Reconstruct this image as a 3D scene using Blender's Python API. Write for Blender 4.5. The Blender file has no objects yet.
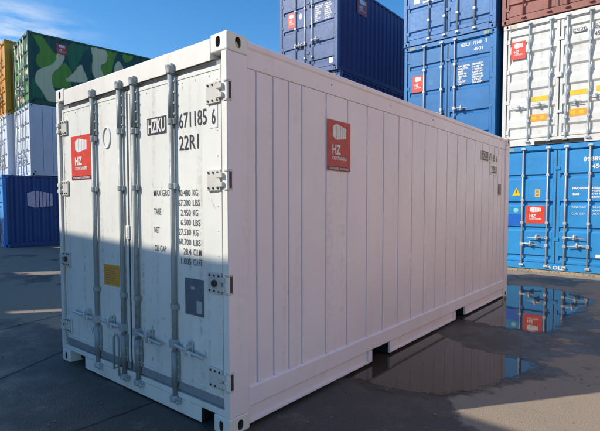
import bpy, bmesh, math, random
from mathutils import Vector, Matrix
random.seed(7)
S = bpy.context.scene
COL = S.collection
# ------------------------------------------------------------ camera, sky, sun, exposure
def cam_axes(yaw, pitch, roll):
    f = Vector((math.sin(yaw)*math.cos(pitch), math.cos(yaw)*math.cos(pitch), math.sin(pitch)))
    r = Vector((math.cos(yaw), -math.sin(yaw), 0)); u = r.cross(f)
    return r*math.cos(roll)+u*math.sin(roll), u*math.cos(roll)-r*math.sin(roll), f
cd = bpy.data.cameras.new('camera'); cam = bpy.data.objects.new('camera', cd); COL.objects.link(cam)
r_, u_, f_ = cam_axes(-.6779316, -.04927671, .00018438)
m = Matrix((r_, u_, -f_)).transposed().to_4x4(); m.translation = Vector((2.2216, -1.9387, 1.5033))
cam.matrix_world = m
cd.sensor_width = 36; cd.lens = 460.32/600*36
cd.shift_x = -9.87/600; cd.shift_y = 12.6/600
cd.clip_start = .05; cd.clip_end = 3000
S.camera = cam
SUN_D = Vector((.83, 1.11, -1)).normalized()
EL = math.asin(-SUN_D.z); AZ = math.atan2(-SUN_D.x, -SUN_D.y)
w = bpy.data.worlds.new('World'); S.world = w; w.use_nodes = True
nt = w.node_tree; bg = nt.nodes['Background']
sky = nt.nodes.new('ShaderNodeTexSky'); sky.sky_type = 'NISHITA'; sky.sun_disc = False
sky.sun_elevation = EL; sky.sun_rotation = AZ; sky.air_density = 1.0; sky.dust_density = .3; sky.ozone_density = 2.2
hs = nt.nodes.new('ShaderNodeHueSaturation'); hs.inputs['Saturation'].default_value = 1.36; hs.inputs['Value'].default_value = .97
nt.links.new(sky.outputs[0], hs.inputs['Color']); # thin wisps of cloud low in the sky to the left
wt = nt.nodes.new('ShaderNodeTexCoord')
def wmath(op, a, b):
    x = nt.nodes.new('ShaderNodeVectorMath'); x.operation = op; nt.links.new(a, x.inputs[0]); x.inputs[1].default_value = b; return x
cdir = (f_*460.32 + r_*(-40-309.87) - u_*(28-228.1)).normalized()
ds = wmath('DISTANCE', wmath('MULTIPLY', wt.outputs['Generated'], (1, 1, 2.6)).outputs[0], (cdir.x, cdir.y, cdir.z*2.6))
mr = nt.nodes.new('ShaderNodeMapRange'); mr.interpolation_type = 'SMOOTHSTEP'; nt.links.new(ds.outputs['Value'], mr.inputs[0])
for i_, q_ in enumerate((.04, .26, 1, 0)): mr.inputs[i_+1].default_value = q_
wn = nt.nodes.new('ShaderNodeTexNoise'); nt.links.new(wmath('MULTIPLY', wt.outputs['Generated'], (5, 5, 22)).outputs[0], wn.inputs['Vector'])
wn.inputs['Scale'].default_value = 1.6; wn.inputs['Detail'].default_value = 6; wn.inputs['Roughness'].default_value = .6
m2 = nt.nodes.new('ShaderNodeMapRange'); nt.links.new(wn.outputs[0], m2.inputs[0])
for i_, q_ in enumerate((.40, .68, 0, .9)): m2.inputs[i_+1].default_value = q_
mm_ = nt.nodes.new('ShaderNodeMath'); mm_.operation = 'MULTIPLY'; nt.links.new(mr.outputs[0], mm_.inputs[0]); nt.links.new(m2.outputs[0], mm_.inputs[1])
cx_ = nt.nodes.new('ShaderNodeMix'); cx_.data_type = 'RGBA'; nt.links.new(mm_.outputs[0], cx_.inputs[0]); nt.links.new(hs.outputs[0], cx_.inputs[6]); cx_.inputs[7].default_value = (4.6, 4.8, 5.1, 1)
nt.links.new(cx_.outputs[2], bg.inputs[0]); bg.inputs[1].default_value = .15
sd = bpy.data.lights.new('sun', 'SUN'); sun = bpy.data.objects.new('sun', sd); COL.objects.link(sun)
sun.rotation_euler = SUN_D.to_track_quat('-Z', 'Y').to_euler(); sun.location = (-10, -20, 30)
sd.energy = 3.8; sd.angle = math.radians(.5); sd.color = (1, .91, .78)
S.view_settings.view_transform = 'Standard'; S.view_settings.look = 'None'
S.view_settings.exposure = .42; S.view_settings.gamma = 1; S.view_settings.use_curve_mapping = False
S.cycles.max_bounces = 8

# ------------------------------------------------------------ materials
class NT:
    def __init__(s, name):
        s.m = bpy.data.materials.new(name); s.m.use_nodes = True
        s.t = s.m.node_tree; s.b = s.t.nodes['Principled BSDF']; s.o = s.t.nodes['Material Output']
        s.tc = s.n('ShaderNodeTexCoord')
    def n(s, typ, **k):
        x = s.t.nodes.new(typ)
        for a, v in k.items(): setattr(x, a, v)
        return x
    def l(s, a, b): s.t.links.new(a, b)
    def setin(s, sock, v):
        if isinstance(v, bpy.types.NodeSocket): s.l(v, sock)
        else: sock.default_value = v
    def mapping(s, scale=(1,1,1), loc=(0,0,0), rot=(0,0,0), src=None):
        x = s.n('ShaderNodeMapping'); s.l(src or s.tc.outputs['Object'], x.inputs[0])
        x.inputs['Scale'].default_value = scale; x.inputs['Location'].default_value = loc; x.inputs['Rotation'].default_value = rot
        return x.outputs[0]
    def noise(s, scale, detail=4, rough=.55, vec=None, dist=0):
        x = s.n('ShaderNodeTexNoise'); s.l(vec or s.tc.outputs['Object'], x.inputs['Vector'])
        x.inputs['Scale'].default_value = scale; x.inputs['Detail'].default_value = detail
        x.inputs['Roughness'].default_value = rough; x.inputs['Distortion'].default_value = dist
        return x.outputs[0]
    def math(s, op, a, b=0, clamp=False):
        x = s.n('ShaderNodeMath', operation=op); x.use_clamp = clamp
        s.setin(x.inputs[0], a); s.setin(x.inputs[1], b); return x.outputs[0]
    def ramp(s, v, lo, hi, a=0, b=1):
        x = s.n('ShaderNodeMapRange'); x.interpolation_type = 'SMOOTHSTEP'
        s.setin(x.inputs[0], v)
        for i, q in enumerate((lo, hi, a, b)): x.inputs[i+1].default_value = q
        return x.outputs[0]
    def mix(s, f, a, b):
        x = s.n('ShaderNodeMix', data_type='RGBA')
        s.setin(x.inputs[0], f)
        for sock, v in ((x.inputs[6], a), (x.inputs[7], b)):
            s.setin(sock, v if isinstance(v, bpy.types.NodeSocket) else (*v[:3], 1))
        return x.outputs[2]
    def bump(s, h, strength=.2, dist=.01):
        x = s.n('ShaderNodeBump'); s.l(h, x.inputs['Height'])
        x.inputs['Strength'].default_value = strength; x.inputs['Distance'].default_value = dist
        s.l(x.outputs[0], s.b.inputs['Normal']); return x

def paint(name, col, rough=.45, dirt=(.25,.2,.15), amount=.35, var=.12, rust=0, metal=0, base=None, spec=.5, buckle=.12):
    """weathered paint: broad value drift, rain streaks, grime specks, chips of rust"""
    g = NT(name)
    big = g.noise(1.3, 3)
    c0 = g.mix(g.ramp(big, .3, .7), [x*(1-var) for x in col], [min(1, x*(1+var*.5)) for x in col]) if base is None else base(g)
    streak = g.noise(1, 5, .6, g.mapping((9, 9, .55)))
    fine = g.noise(22, 5, .6)
    f = g.math('MULTIPLY', g.ramp(streak, .5, .78), g.ramp(fine, .35, .7))
    c1 = g.mix(g.math('MULTIPLY', f, amount), c0, dirt)
    blot = g.ramp(g.noise(5, 6, .65, dist=.4), .62, .74)
    c2 = g.mix(g.math('MULTIPLY', blot, amount*.6), c1, dirt)
    if rust:
        rs = g.math('MULTIPLY', g.ramp(g.noise(14, 6, .7, g.mapping((1, 1, .45))), .66-.08*rust, .70), min(1, rust))
        c2 = g.mix(rs, c2, (.16, .055, .025))
    g.l(c2, g.b.inputs['Base Color'])
    g.l(g.ramp(fine, .2, .8, rough-.08, rough+.14), g.b.inputs['Roughness'])
    g.b.inputs['Metallic'].default_value = metal
    g.b.inputs['Specular IOR Level'].default_value = spec
    scr = g.ramp(g.noise(1, 4, .7, g.mapping((1.2, 1.2, 60), (3, 5, 1))), .735, .76)     # thin sideways scrapes
    c3 = g.mix(g.math('MULTIPLY', g.math('MULTIPLY', scr, g.ramp(big, .5, .6)), amount), c2, dirt)
    g.l(c3, g.b.inputs['Base Color'])
    g.bump(g.noise(1.7, 3), buckle, .05)
    return g.m
def plain(name, col, rough=.6, metal=0):
    g = NT(name)
    c = g.mix(g.ramp(g.noise(18, 4), .3, .75), [x*.82 for x in col], col)
    g.l(c, g.b.inputs['Base Color']); g.b.inputs['Roughness'].default_value = rough; g.b.inputs['Metallic'].default_value = metal
    return g.m

M = {}
M['door_white'] = paint('door_white_paint', (.74, .73, .665), .42, (.33, .27, .19), .8, .07, rust=.45)
M['side_white_shade_tint'] = paint('side_white_shade_tint_paint', (.82, .735, .765), .36, (.45, .38, .36), .32, .05, buckle=.3)  # the same white, tinted pinkish for the light on the shaded side
M['frame_white'] = paint('frame_white_paint', (.78, .745, .67), .42, (.3, .25, .2), .45, .07, rust=.15)
M['galv'] = paint('galvanised_steel', (.33, .355, .345), .5, (.12, .10, .08), .8, .25, rust=.35, metal=.1)
M['galv_light'] = paint('bright_galvanised_steel', (.55, .56, .55), .38, (.2, .16, .12), .5, .2, metal=.3)
M['hinge'] = paint('hinge_plate_steel', (.60, .575, .51), .5, (.2, .12, .07), .8, .2, rust=.7)
M['bolt'] = plain('dark_bolt_steel', (.07, .06, .055), .5, .4)
M['rubber'] = plain('gasket_rubber', (.05, .052, .055), .7)
M['gasket_grey'] = plain('grey_door_gasket', (.27, .29, .30), .65)
M['dark'] = plain('dark_joint_and_cavity_shade', (.02, .02, .02), .8)  # near-black for joints and underframe, and for shade painted inside cavities
M['slot_shade'] = plain('casting_slot_shade', (.13, .10, .08), .8)  # darker colour on the slot insides, deepening their shade
M['black'] = plain('black_stencil_paint', (.025, .025, .03), .6)
M['grey_ink'] = plain('faded_black_stencil_paint', (.10, .10, .11), .6)
M['white_ink'] = plain('white_stencil_paint', (.78, .78, .76), .5)
M['red'] = plain('red_vinyl', (.72, .065, .035), .4)
M['red_dull'] = plain('deeper_red_vinyl', (.50, .045, .04), .4)  # deeper red for the logos on the long sides
M['dark_red'] = plain('dark_red_vinyl', (.22, .015, .03), .4)
M['yellow'] = plain('yellow_vinyl', (.80, .55, .02), .5)
M['amber'] = plain('amber_vinyl', (.80, .36, .02), .5)
M['plate'] = plain('data_plate', (.19, .22, .24), .35, .3)
M['lilac'] = plain('lilac_vinyl', (.62, .60, .74), .4)
M['brown_ink'] = plain('brown_sticker', (.33, .22, .18), .6)
M['teal'] = plain('pale_teal_vinyl', (.25, .65, .62), .5)
M['cobalt'] = plain('cobalt_patch_paint', (.005, .13, .58), .45)
M['hazard'] = plain('hazard_yellow_paint', (.70, .55, .10), .5)

# ------------------------------------------------------------ mesh helpers
def newbm(): return bmesh.new()
def box(bm, x0, x1, y0, y1, z0, z1):
    v = [bm.verts.new((x, y, z)) for x in (x0, x1) for y in (y0, y1) for z in (z0, z1)]
    for f in ((0,1,3,2), (4,6,7,5), (0,4,5,1), (2,3,7,6), (0,2,6,4), (1,5,7,3)): bm.faces.new([v[i] for i in f])
def tube(bm, pts, r, n=12, cap=True):
    pts = [Vector(p) for p in pts]; rs = r if isinstance(r, (list, tuple)) else [r]*len(pts)
    rings = []; prev = None
    for i, p in enumerate(pts):
        t = (pts[min(i+1, len(pts)-1)]-pts[max(i-1, 0)]).normalized()
        if prev is None:
            a = Vector((0,0,1)) if abs(t.z) < .9 else Vector((1,0,0)); a = (a-t*a.dot(t)).normalized()
        else: a = (prev-t*prev.dot(t)).normalized()
        prev = a; b = t.cross(a)
        rings.append([bm.verts.new(p+(a*math.cos(k*2*math.pi/n)+b*math.sin(k*2*math.pi/n))*rs[i]) for k in range(n)])
    for A, B in zip(rings, rings[1:]):
        for k in range(n):
            f = bm.faces.new((A[k], A[(k+1)%n], B[(k+1)%n], B[k])); f.smooth = True
    if cap: bm.faces.new(rings[0][::-1]); bm.faces.new(rings[-1])
def prism(bm, prof, axis, a, b):
    """closed profile of 2D points extruded along an axis; axes order keeps x,y,z"""
    def P(p, t):
        return {'x': (t, p[0], p[1]), 'y': (p[0], t, p[1]), 'z': (p[0], p[1], t)}[axis]
    A = [bm.verts.new(P(p, a)) for p in prof]; B = [bm.verts.new(P(p, b)) for p in prof]
    n = len(prof)
    for i in range(n): bm.faces.new((A[i], A[(i+1)%n], B[(i+1)%n], B[i]))
    bm.faces.new(A[::-1]); bm.faces.new(B)
def put(name, bm, mat, parent=None, bevel=0, seg=2):
    bmesh.ops.recalc_face_normals(bm, faces=bm.faces[:])
    me = bpy.data.meshes.new(name); bm.to_mesh(me); bm.free()
    return link(name, me, mat, parent, bevel, seg)
def link(name, me, mat, parent=None, bevel=0, seg=2):
    for q in (mat if isinstance(mat, (list, tuple)) else [mat]): me.materials.append(q)
    o = bpy.data.objects.new(name, me); COL.objects.link(o); o.parent = parent
    if bevel:
        b = o.modifiers.new('bevel', 'BEVEL'); b.width = bevel; b.segments = seg; b.limit_method = 'ANGLE'; b.angle_limit = math.radians(40)
        b.harden_normals = True
    return o
def tag(o, label=None, cat=None, group=None, kind=None):
    for k, v in (('label', label), ('category', cat), ('group', group), ('kind', kind)):
        if v: o[k] = v
    return o
def empty(name, loc, rot=0):
    o = bpy.data.objects.new(name, None); COL.objects.link(o); o.location = loc; o.rotation_euler = (0, 0, rot)
    o.empty_display_size = .3
    return o
def copy_tree(o, parent=None):
    c = o.copy(); COL.objects.link(c); c.parent = parent
    for ch in list(o.children): copy_tree(ch, c)
    return c
# frames for flat graphics: origin, u, v, outward normal
def front(y=0.0): return (Vector((0, y, 0)), Vector((1,0,0)), Vector((0,0,1)), Vector((0,-1,0)))
def sidef(x=0.0): return (Vector((x, 0, 0)), Vector((0,1,0)), Vector((0,0,1)), Vector((1,0,0)))
def fpt(F, u, v, d=0): return F[0]+F[1]*u+F[2]*v+F[3]*d
def slab(bm, F, pts, d0, d1):
    """a flat sticker with real thickness"""
    A = [bm.verts.new(fpt(F, u, v, d0)) for u, v in pts]; B = [bm.verts.new(fpt(F, u, v, d1)) for u, v in pts]
    n = len(pts); bm.faces.new(A[::-1]); bm.faces.new(B)
    for i in range(n): bm.faces.new((A[i], A[(i+1)%n], B[(i+1)%n], B[i]))
def rect(u0, u1, v0, v1): return [(u0,v0), (u1,v0), (u1,v1), (u0,v1)]
_tc = {}
def text_geo(s, bold):
    k = (s, bold)
    if k not in _tc:
        c = bpy.data.curves.new('t', 'FONT'); c.body = s; c.size = 1; c.offset = bold; c.resolution_u = 2
        o = bpy.data.objects.new('t', c); COL.objects.link(o)
        me = bpy.data.meshes.new_from_object(o.evaluated_get(bpy.context.evaluated_depsgraph_get()))
        bpy.data.objects.remove(o); bpy.data.curves.remove(c)
        vs = [v.co.xy.copy() for v in me.vertices]; fs = [list(p.vertices) for p in me.polygons]; bpy.data.meshes.remove(me)
        x0 = min(v.x for v in vs); x1 = max(v.x for v in vs); y0 = min(v.y for v in vs); y1 = max(v.y for v in vs)
        _tc[k] = ([((v.x-x0)/(x1-x0), (v.y-y0)/(y1-y0)) for v in vs], fs)
    return _tc[k]
def lettering(bm, F, s, u0, v0, wd, ht, d=.003, bold=.012):
    vs, fs = text_geo(s, bold)
    V = [bm.verts.new(fpt(F, u0+a*wd, v0+b*ht, d)) for a, b in vs]
    for f in fs:
        try: bm.faces.new([V[i] for i in f])
        except ValueError: pass
def put_flat(name, bm, mat, parent):
    me = bpy.data.meshes.new(name); bm.to_mesh(me); bm.free(); return link(name, me, mat, parent)

def logo(parent, F, u0, u1, v0, v1, d=.002, red='red', strip=True):
    W_, H_ = u1-u0, v1-v0
    bm = newbm(); vb = v0+(.085*H_ if strip else 0)
    slab(bm, F, rect(u0, u1, vb, v1), d-.0015, d)
    lg = put('logo_panel', bm, M[red], parent)
    if strip:
        bm = newbm(); slab(bm, F, rect(u0, u1, v0, vb-.002), d-.0015, d)
        st = put('logo_strip', bm, M['dark_red'], lg)
        bm = newbm(); lettering(bm, F, 'CONTAINERS  CONTAINERS', u0+.08*W_, v0+.02*H_, .84*W_, .045*H_, d+.0015, .02); put_flat('strip_lettering', bm, M['white_ink'], lg)
    U = lambda a: u0+a*W_; V = lambda b: v0+b*H_
    bm = newbm()
    slab(bm, F, [(U(.22),V(.68)), (U(.38),V(.62)), (U(.38),V(.94)), (U(.22),V(.88))], d, d+.001)
    n = 5
    for i in range(n):
        a, b = .395+i*.42/n, .395+(i+.86)*.42/n
        lo = lambda t: .62+(t-.38)*.12; hi = lambda t: .94-(t-.38)*.16
        slab(bm, F, [(U(a),V(lo(a))), (U(b),V(lo(b))), (U(b),V(hi(b))), (U(a),V(hi(a)))], d, d+.001)
    put('logo_icon', bm, M['white_ink'], lg)
    bm = newbm()
    lettering(bm, F, 'HZ', U(.2), V(.33), .36*W_, .19*H_, d+.0015, .035)
    lettering(bm, F, 'CONTAINERS', U(.2), V(.215), .62*W_, .075*H_, d+.0015, .03)
    put_flat('logo_lettering', bm, M['white_ink'], lg)
    return lg

# ------------------------------------------------------------ corner castings (real slots cut through)
CW, CL_, CH = .162, .178, .118
def _casting_mesh():
    bm = newbm(); box(bm, -CW, 0, 0, CL_, -CH, 0)
    bmesh.ops.recalc_face_normals(bm, faces=bm.faces[:])
    bmesh.ops.bevel(bm, geom=bm.edges[:], offset=.011, segments=3, affect='EDGES', profile=.5)
    me = bpy.data.meshes.new('c'); bm.to_mesh(me); bm.free()
    o = bpy.data.objects.new('c', me); COL.objects.link(o)
    cutters = []
    def cutter(c, ax, hw, hh, depth):
        bm = newbm(); n = 20; ring = []
        for side in (0, 1):
            R = []
            for k in range(n):
                a = 2*math.pi*k/n; ca, sa = math.cos(a), math.sin(a)
                p = (hw*math.copysign(abs(ca)**.75, ca), hh*math.copysign(abs(sa)**.75, sa))
                t = -.01 if side == 0 else depth
                if ax == 'y': q = (c[0]+p[0], t, c[1]+p[1])
                elif ax == 'x': q = (-t, c[0]+p[0], c[1]+p[1])
                else: q = (c[0]+p[0], c[1]+p[1], -t)
                R.append(bm.verts.new(q))
            ring.append(R)
        for k in range(n): bm.faces.new((ring[0][k], ring[0][(k+1)%n], ring[1][(k+1)%n], ring[1][k]))
        bm.faces.new(ring[0]); bm.faces.new(ring[1]); bmesh.ops.recalc_face_normals(bm, faces=bm.faces[:])
        mm = bpy.data.meshes.new('k'); bm.to_mesh(mm); bm.free()
        k = bpy.data.objects.new('k', mm); COL.objects.link(k); cutters.append(k)
        b = o.modifiers.new('b', 'BOOLEAN'); b.object = k; b.operation = 'DIFFERENCE'; b.solver = 'EXACT'
    cutter((-.086, -.056), 'y', .021, .034, .09)
    cutter((.092, -.056), 'x', .024, .034, .08)
    cutter((-.08, .09), 'z', .03, .058, .05)
    bpy.context.view_layer.update()
    me2 = bpy.data.meshes.new_from_object(o.evaluated_get(bpy.context.evaluated_depsgraph_get()))
    for k in cutters: bpy.data.objects.remove(k)
    bpy.data.objects.remove(o)
    return me2
CAST = _casting_mesh()
def castings(parent, W, L, H, mat, pr=.003):
    for sx in (1, -1):
        for sy in (1, -1):
            for sz in (1, -1):
                bm = newbm(); bm.from_mesh(CAST)
                for v in bm.verts:
                    x, y, z = v.co
                    v.co = ((x+pr) if sx > 0 else (-W-x-pr), (y-pr) if sy > 0 else (L-y+pr), (H+z) if sz > 0 else (-z))
                bmesh.ops.recalc_face_normals(bm, faces=bm.faces[:])
                me = bpy.data.meshes.new('corner_casting'); bm.to_mesh(me); bm.free()
                o = link('corner_casting', me, [mat, M['slot_shade']], parent)
                for p in me.polygons:
                    c = p.center; e = min(abs(c.x-pr), abs(c.x+CW-pr), abs(c.x+W+pr), abs(c.x+W-CW+pr)), min(abs(c.y+pr), abs(c.y-CL_+pr), abs(c.y-L-pr), abs(c.y-L+CL_-pr)), min(abs(c.z), abs(c.z-CH), abs(c.z-H), abs(c.z-H+CH))
                    p.material_index = 1 if min(e) > .015 else 0

# ------------------------------------------------------------ the white refrigerated container in front
W, L, H = 2.438, 6.058, 2.591
def build_main():
    t = empty('refrigerated_container', (0, 0, 0))
    tag(t, 'large white refrigerated container in the foreground with closed locking-rod doors and grooved side', 'shipping container')
    fw, sw, dw = M['frame_white'], M['side_white_shade_tint'], M['door_white']
    castings(t, W, L, H, fw)
    # posts
    for sx in (1, -1):
        X = (lambda a: a) if sx > 0 else (lambda a: -W-a)
        bm = newbm()
        prism(bm, [(X(0), 0), (X(0), .176), (X(-.02), .176), (X(-.02), .10), (X(-.052), .10), (X(-.052), 0)], 'z', CH+.001, H-CH-.001)
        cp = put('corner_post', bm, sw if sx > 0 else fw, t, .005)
        bm = newbm(); box(bm, *sorted((X(-.003), X(-.050))), -.003, -.0005, CH+.003, H-CH-.003); put('post_lit_face', bm, fw, cp, .001)  # thin untinted white skin, so the post's sunlit front stays cream
        bm = newbm()
        prism(bm, [(X(0), L), (X(0), L-.176), (X(-.15), L-.176), (X(-.15), L)], 'z', CH+.001, H-CH-.001)
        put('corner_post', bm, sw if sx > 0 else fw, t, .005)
    # header with its overhanging lip and sill with lifting notches
    bm = newbm()
    prism(bm, [(.0, 2.432), (.0, 2.566), (.012, 2.578), (.16, 2.578), (.16, 2.452), (.03, 2.452)], 'x', -W+CW+.002, -CW-.002)
    box(bm, -W+.054, -.054, .05, .158, 2.425, 2.449)
    hd_ = put('header', bm, fw, t, .003)
    bm = newbm(); box(bm, -W+.056, -.056, .034, .049, 2.37, 2.431); put('header_seal_shade', bm, M['gasket_grey'], hd_)  # grey strip for the seal and the shade under the header
    bm = newbm()
    box(bm, -W+.054, -.054, .004, .16, .1195, .162)
    box(bm, -1.985, -.30, .004, .012, .012, .1175)
    box(bm, -W+.054, -.054, .055, .16, .163, .175)
    put('door_sill', bm, fw, t, .005)
    bm = newbm()
    box(bm, -2.27, -1.99, .10, .158, .02, .116); put('notch_shade_plate', bm, M['dark'], t)  # near-black plate painting the shade inside the notch
    bm = newbm(); box(bm, -.296, -.168, .10, .158, .02, .116); put('notch_shade_plate', bm, M['dark'], t)
    bm = newbm(); box(bm, -1.98, -.305, .0135, .155, .016, .116); put('sill_shade_filler', bm, M['dark'], t)  # dark filler, so the space behind the thin sill looks shaded
    # roof and rails
    bm = newbm(); box(bm, -W+.06, -.06, .162, L-.03, H-.06, H-.022); put('roof', bm, fw, t, .004)
    for sx in (1, -1):
        X = (lambda a: a) if sx > 0 else (lambda a: -W-a)
        bm = newbm()
        prism(bm, [(X(-.10), H-.013), (X(-.022), H-.013), (X(-.006), H-.026), (X(-.006), 2.535), (X(-.014), 2.522), (X(-.016), 2.405), (X(-.024), 2.400), (X(-.10), 2.400)], 'y', CL_+.001, L-CL_-.001)
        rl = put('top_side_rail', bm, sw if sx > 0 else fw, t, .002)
        bm = newbm()
        for k in range(5):
            y = 1.12+k*.98
            if y < L-.3: tube(bm, [(X(-.018), y, 2.478), (X(-.011), y, 2.478)], .006, 8)
        put('rail_rivets', bm, M['grey_ink'], rl)
        # bottom rail: ledge, face, recessed skirt with pocket openings
        bm = newbm()
        prism(bm, [(X(-.10), .287), (X(-.014), .287), (X(.0), .274), (X(.0), .150), (X(-.012), .142), (X(-.10), .142)], 'y', CL_+.001, L-CL_-.001)
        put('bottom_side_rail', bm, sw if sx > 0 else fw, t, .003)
        bm = newbm()
        for a, b in ((CL_+.002, 1.70), (2.15, 3.77), (4.21, L-CL_-.002)):
            prism(bm, [(X(-.022), .1405), (X(-.022), .050), (X(-.006), .044), (X(-.006), .026), (X(-.06), .026), (X(-.06), .1405)], 'y', a, b)
        for a, b in ((1.702, 1.765), (2.105, 2.148), (3.772, 3.835), (4.165, 4.208)):
            prism(bm, [(X(-.004), a), (X(-.004), b), (X(-.028), b), (X(-.028), a)], 'z', .028, .139)
        put('lower_skirt', bm, sw if sx > 0 else fw, t, .002)
    # under-floor: pocket tunnels and cross members, painted near-black for the shade inside
    bm = newbm(); box(bm, -W+.11, -.11, .17, L-.17, .145, .30)
    put('floor_underframe', bm, M['dark'], t)
    for a in (1.935, 4.0):
        for s in (-1, 1): bm = newbm(); box(bm, -W+.03, -.03, a+s*.2-.008, a+s*.2+.008, .012, .143); put('pocket_wall', bm, M['dark'], t)
    for k in range(12):
        y = .4+k*.48
        if all(abs(y-a) > .3 for a in (1.935, 4.0)): bm = newbm(); box(bm, -W+.11, -.11, y-.03, y+.03, .05, .143); put('cross_member', bm, M['dark'], t)
    # side panels: shallow folded seams
    seams = [.27, .435, .60, .75, 1.055, 1.36, 1.675, 1.975, 2.28, 2.58, 2.89, 3.205, 3.52, 3.84, 4.165, 4.48, 4.79, 5.11, 5.32, 5.52, 5.70]
    for sx in (1, -1):
        X = (lambda a: a) if sx > 0 else (lambda a: -W-a)
        bm = newbm(); prof = [(.165, -.018)]
        for s in seams: prof += [(s-.012, -.018), (s-.009, -.036), (s-.0005, -.038), (s+.0025, -.018), (s+.008, -.0155), (s+.016, -.018)]
        prof += [(L-.165, -.018)]
        z0, z1 = .286, 2.399; prev = None
        for y, d in prof:
            v = (bm.verts.new((X(d), y, z0)), bm.verts.new((X(d), y, z1)))
            if prev: bm.faces.new((prev[0], v[0], v[1], prev[1]))
            prev = v
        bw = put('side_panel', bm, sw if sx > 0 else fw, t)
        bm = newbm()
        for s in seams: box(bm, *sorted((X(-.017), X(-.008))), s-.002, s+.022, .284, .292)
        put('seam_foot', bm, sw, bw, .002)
    bm = newbm(); box(bm, -W+.152, -.152, L-.06, L-.01, .02, 2.55); put('end_wall', bm, fw, t)
    # doors
    yd = .013
    leaves = []
    for x0, x1 in ((-2.352, -1.203), (-1.183, -.068)):
        bm = newbm(); box(bm, x0, x1, yd, yd+.075, .20, 2.400)
        lf = put('door_leaf', bm, dw, t, .004); leaves.append(lf)
        # pressed edge trim
        bm = newbm()
        for a, b, c, d in ((x0+.004, x1-.004, 2.370, 2.395), (x0+.004, x1-.004, .262, .272), (x0+.004, x0+.03, .275, 2.368), (x1-.03, x1-.004, .275, 2.368)):
            box(bm, a, b, yd-.004, yd-.0005, c, min(d, 2.395))
        put('edge_trim', bm, dw, lf, .001)
        bm = newbm(); box(bm, x0+.002, x1-.002, yd-.003, yd+.04, .176, .238); put('bottom_gasket', bm, M['gasket_grey'], lf, .004)
        bm = newbm(); box(bm, x0-.010, x0-.001, yd+.004, yd+.05, .18, 2.398); put('edge_gasket', bm, M['rubber'], lf); bm = newbm(); box(bm, x1+.001, x1+.009, yd+.004, yd+.05, .18, 2.398)
        put('edge_gasket', bm, M['rubber'], lf)
        bm = newbm()
        nz = 13
        for k in range(nz):
            z = .36+k*(2.31-.36)/(nz-1)
            for xx in (x0+.043, x1-.043): tube(bm, [(xx, yd+.002, z), (xx, yd-.003, z)], .0045, 6)
        for k in range(7):
            xx = x0+.12+k*(x1-x0-.24)/6
            for z in (2.343, .305): tube(bm, [(xx, yd+.002, z), (xx, yd-.003, z)], .0045, 6)
        put('rivets', bm, M['hinge'], lf)
    # weathered strip and seam cover in the middle
    bm = newbm(); box(bm, -1.2015, -1.1845, yd-.002, yd+.02, .18, 2.398); put('centre_gasket', bm, M['rubber'], t)
    bm = newbm(); box(bm, -1.225, -1.178, yd-.016, yd-.0065, 1.235, 1.345); box(bm, -1.215, -1.188, yd-.022, yd-.0165, 1.25, 1.33)
    put('centre_latch_pad', bm, M['frame_white'], leaves[1], .003)
    # hinges
    for s, lf in ((1, leaves[1]), (-1, leaves[0])):
        X = (lambda a: a) if s > 0 else (lambda a: -W-a)
        for i, z in enumerate((2.225, 1.665, .995, .360)):
            bm = newbm()
            box(bm, *sorted((X(-.205), X(-.072))), yd-.016, yd-.002, z-.068, z+.068)
            box(bm, *sorted((X(-.085), X(-.030))), -.024, yd+.01, z-.045, z-.012); box(bm, *sorted((X(-.085), X(-.030))), -.024, yd+.01, z+.012, z+.045)
            hg = put('hinge', bm, M['hinge'], lf, .004)
            bm = newbm()
            if s > 0:
                box(bm, -.030, .004, -.010, .036, z+.052, z+.066); put('hinge_lug', bm, M['hinge'], hg, .003); bm = newbm(); box(bm, -.030, .004, -.010, .036, z-.066, z-.052)
            else: box(bm, -W+.045, -W+.06, -.006, .02, z-.05, z+.05)
            put('hinge_lug', bm, M['hinge'], hg, .003)
            bm = newbm(); box(bm, *((.0005, .005, .010, .030) if s > 0 else (-W+.047, -W+.058, -.009, -.006)), z-.052, z+.052); put('hinge_pin', bm, M['bolt'], hg, .002)
            bm = newbm()
            for bx in (-.185, -.14, -.095):
                for bz in (-.05, .05): tube(bm, [(X(bx), yd-.014, z+bz), (X(bx), yd-.022, z+bz)], .0075, 6)
            if i == 2: tube(bm, [(X(-.135), yd-.014, z), (X(-.135), yd-.03, z)], .024, 10)
            put('hinge_bolts', bm, M['bolt'], hg)
    # locking rods
    for i, rx in enumerate((-1.71, -1.27, -1.063, -.577)):
        ry = -.012
        bm = newbm()
        tube(bm, [(rx, ry, .09), (rx, ry, 2.47)], .0175, 16)
        tube(bm, [(rx, ry, 2.10), (rx, ry, 2.415)], .0215, 16)
        tube(bm, [(rx, ry, .205), (rx, ry, .455)], .0235, 16)
        rod = put('locking_rod', bm, M['galv'], t)
        # guide brackets and collars
        for z in (1.64, .78) + ((2.09,) if i in (1, 3) else (2.07,)):
            bm = newbm()
            box(bm, rx-.038, rx+.038, yd-.030, yd-.0045, z-.020, z+.020)
            tube(bm, [(rx, ry, z-.018), (rx, ry, z+.018)], .0255, 14)
            box(bm, rx-.02, rx+.02, ry, yd-.02, z-.014, z+.014)
            put('rod_guide', bm, M['galv'], rod, .002)
        bm = newbm()   # bolted side plates of the housings
        box(bm, rx+.010, rx+.040, yd-.018, yd-.0045, 2.10, 2.40); put('housing_plate', bm, M['galv'], rod, .002)
        bm = newbm(); box(bm, rx-.034, rx-.010, yd-.014, yd-.0045, 2.10, 2.40); put('housing_plate', bm, M['galv'], rod, .002)
        bm = newbm(); box(bm, rx+.010, rx+.040, yd-.018, yd-.0045, .24, .46); put('housing_plate', bm, M['galv'], rod, .002)
        bm = newbm()
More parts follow.
